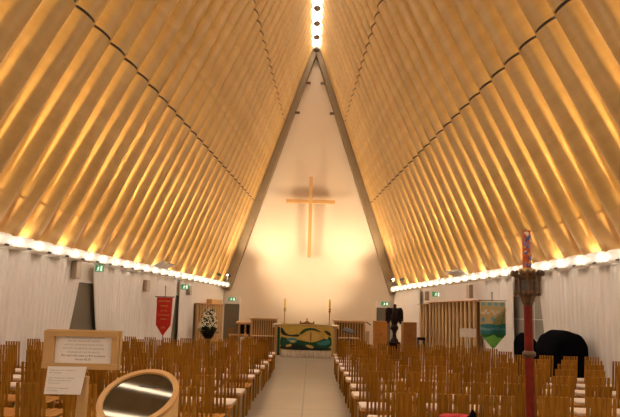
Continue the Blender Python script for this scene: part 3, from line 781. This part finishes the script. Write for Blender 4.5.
cover('draped_piano', 'large black cloth draped over a piano by the white curtain', (5.72, 10.7, 0), .43, .50, pf([(-.01, 1.14), (.2, 1.33), (.45, 1.42), (.75, 1.36), (1.01, 1.20)]))
cover('draped_stand', 'smaller black cloth draped over a low shape in the grey doorway', (5.70, 12.35, 0), .26, .30, pf([(-.01, 1.18), (.4, 1.28), (.7, 1.15), (1.01, .95)]))

# ------------------------------------------------------------------ cross on the back wall
r = thing('wall_cross', 'tall pale wooden cross fixed to the cream back wall', 'cross', (-.10, YB - .24, 0))
b = B(); b.box((0, 0, 6.85), (.19, .16, 4.46), bevel=.012); b.build('upright', M['oak'], r)
b = B(); b.box((0, -.012, 7.69), (2.68, .15, .19), bevel=.012); b.build('crossbar', M['oak'], r)
for z in (5.2, 8.6):
    b = B(); b.box((0, .16, z), (.08, .17, .08)); b.build('wall_bracket', M['steel'], r)

# ------------------------------------------------------------------ speakers, louvre units, exit signs, spotlights
def wall_speaker(sg, y, zc, lab, w=.17, h=.40):
    r = thing('wall_speaker', lab, 'speaker', (sg * (hw(y) - .16), y, zc), rz=sg * .3, group='beige wall speakers')
    b = B(); b.box((0, 0, 0), (w, .16, h), bevel=.012); b.build('cabinet', M['beige'], r)
    b = B(); b.box((0, -.083, 0), (w - .03, .008, h - .03)); b.build('grille', M['grille'], r)
    b = B(); b.box((sg * .05, .08, h / 2 + .02), (.05, .05, .08)); b.build('bracket', M['white'], r)
wall_speaker(-1, 12.0, 2.62, 'beige wall speaker above the curtain edge of the dark doorway', .20, .46)
wall_speaker(-1, 15.9, 2.42, 'beige wall speaker on the curtain below the louvre unit, red banner side')
wall_speaker(-1, 19.7, 2.45, 'beige wall speaker above the narrow curtain near the flowers', .20, .40)
wall_speaker(1, 16.1, 2.53, 'beige wall speaker above the long tube screen near the blue banner', .17, .46)
wall_speaker(1, 12.25, 2.58, 'beige wall speaker beside the lantern head of the red candle pole', .20, .50)
wall_speaker(1, 20.2, 2.50, 'beige wall speaker above the end of the long tube screen', .22, .40)
for sg in (-1, 1):
    y = 16.0
    r = thing('louvre_unit', f'grey louvred unit tilted at the eaves, {SIDE[sg]}', 'heater', (sg * (hw(y) - .66), y, 3.15), rz=sg * .119, group='louvred units at the eaves')
    M_ = Euler((0, sg * .45, 0)).to_matrix().to_4x4()
    b = B(); b.box((0, 0, 0), (.34, 1.05, .05), bevel=.01); o = b.build('housing', M['louvre'], r); o.matrix_local = M_
    b = B()
    for k in range(7): b.box((-.144 + .048 * k, 0, -.035), (.012, 1.0, .03))
    o2 = b.build('louvre_blades', M['white'], r); o2.matrix_local = M_
    for yy in (-.36, .36):
        b = B(); b.box((sg * .20, yy, -.06), (.16, .04, .03)); b.build('hanger', M['white'], r)
def exit_sign(lab, loc, rz, w=.40, h=.20):
    r = thing('exit_sign', lab, 'exit sign', loc, rz=rz, group='green exit signs')
    b = B(); b.box((0, 0, 0), (w, .05, h), bevel=.006); b.build('sign_box', M['green'], r)
    b = B(); Y = -.028
    s = h / .2
    def tri(p): b.prism([(x * s, z * s) for x, z in p], .003, Matrix.Translation((0, Y, 0)))
    tri([(.030 * math.cos(t) * .55 - .02, .052 + .017 * math.sin(t)) for t in [k * PI / 4 for k in range(8)]])      # head
    tri([(-.045, .03), (-.005, .036), (-.015, -.02), (-.05, -.015)])                                              # torso
    tri([(-.05, -.015), (-.02, -.02), (.02, -.045), (.01, -.075), (-.005, -.07), (.0, -.05), (-.04, -.035)])       # leg
    tri([(-.05, -.012), (-.035, -.03), (-.07, -.07), (-.10, -.068), (-.10, -.055), (-.075, -.055)])                # leg
    tri([(-.01, .03), (.03, .0), (.05, .012), (.045, .022), (.03, .015), (.0, .04)])                               # arm
    tri([(-.045, .03), (-.08, .015), (-.085, -.01), (-.073, -.01), (-.068, .008), (-.04, .015)])                   # arm
    tri([(.08, -.08), (.15, -.08), (.15, .07), (.08, .07)])                                                        # doorway
    b.build('running_figure', M['exitwhite'], r)
exit_sign('green exit sign above the back doorway beside the flowers', (-4.19, YB - .11, 2.26), 0)
exit_sign('green exit sign above the back doorway behind the eagle lectern', (4.04, YB - .11, 2.22), 0)
exit_sign('green exit sign above the curtain of the dark doorway near the entrance', (-6.04 + .24, 12.9, 2.73), -.5, .30, .18)
exit_sign('green exit sign above the slit doorway behind the red banner', (-hw(19.0) + .26, 19.0, 2.56), -.5, .36, .2)
exit_sign('green exit sign on the wall above the short tube screen', (hw(19.1) - .16, 19.1, 2.54), .5, .36, .2)
def spot(sg, k, y, lab, energy):
    x = sg * (hw(y) - .42 - .30 * k)
    r = thing('spotlight', lab, 'spotlight', (x, y, 3.36), group='black spotlights at the altar corners')
    b = B(); b.cyl((0, -.12, .03), (sg * -.05, .12, .0), .055, .075, 14); b.build('lamp_head', M['dark'], r, 'auto')
    b = B(); b.cyl((0, 0, -.22), (0, 0, .0), .015, n=8); b.build('stem', M['dark'], r)
    b = B(); b.box((sg * .1, 0, -.22), (.34, .05, .03)); b.build('mounting_arm', M['dark'], r)
    l = bpy.data.lights.new('wall_wash', 'SPOT'); l.energy = energy; l.color = (1, .74, .46); l.spot_size = R(88); l.spot_blend = 1; l.shadow_soft_size = .12
    o = bpy.data.objects.new('wall_wash', l); C.objects.link(o); p = Vector((x - sg * .06, y + .16, 3.42)); o.location = p
    d = (Vector((-sg * 2.4, YB, 4.4) if k == 0 else (-sg * .6, YB, 11.0)) - p).normalized(); o.rotation_mode = 'QUATERNION'; o.rotation_quaternion = d.to_track_quat('-Z', 'Y')
spot(-1, 0, 22.6, 'black spotlight at the eaves corner beside the back wall, flower side, outer one', 900)
spot(-1, 1, 23.2, 'black spotlight at the eaves corner beside the back wall, flower side, inner one', 900)
spot(1, 0, 22.6, 'black spotlight at the eaves corner beside the back wall, lectern side, outer one', 900)
spot(1, 1, 23.2, 'black spotlight at the eaves corner beside the back wall, lectern side, inner one', 900)

# ------------------------------------------------------------------ world, camera, view
w = bpy.data.worlds.new('World'); bpy.context.scene.world = w; w.use_nodes = True
bg = w.node_tree.nodes['Background']; bg.inputs['Color'].default_value = (1, .925, .82, 1); bg.inputs['Strength'].default_value = 7.5
cd = bpy.data.cameras.new('camera'); cam = bpy.data.objects.new('camera', cd); C.objects.link(cam)
cd.sensor_width = 36; cd.lens = 468.5 * 36 / 620; cd.shift_y = 51.9 / 620; cd.clip_end = 200
cam.location = (.0738, 0, 1.7)
cam.matrix_world = Matrix.Translation(cam.location) @ Matrix.Rotation(.0048, 4, 'Z') @ Matrix.Rotation(PI / 2 + .1089, 4, 'X') @ Matrix.Rotation(.0268, 4, 'Z')
sc = bpy.context.scene; sc.camera = cam
sc.view_settings.view_transform = 'Standard'; sc.view_settings.look = 'None'; sc.view_settings.gamma = 1; sc.view_settings.use_curve_mapping = False
sc.view_settings.exposure = 0.78
sc.cycles.max_bounces = 8; sc.cycles.diffuse_bounces = 5; sc.cycles.use_denoising = True; sc.cycles.sample_clamp_indirect = 6
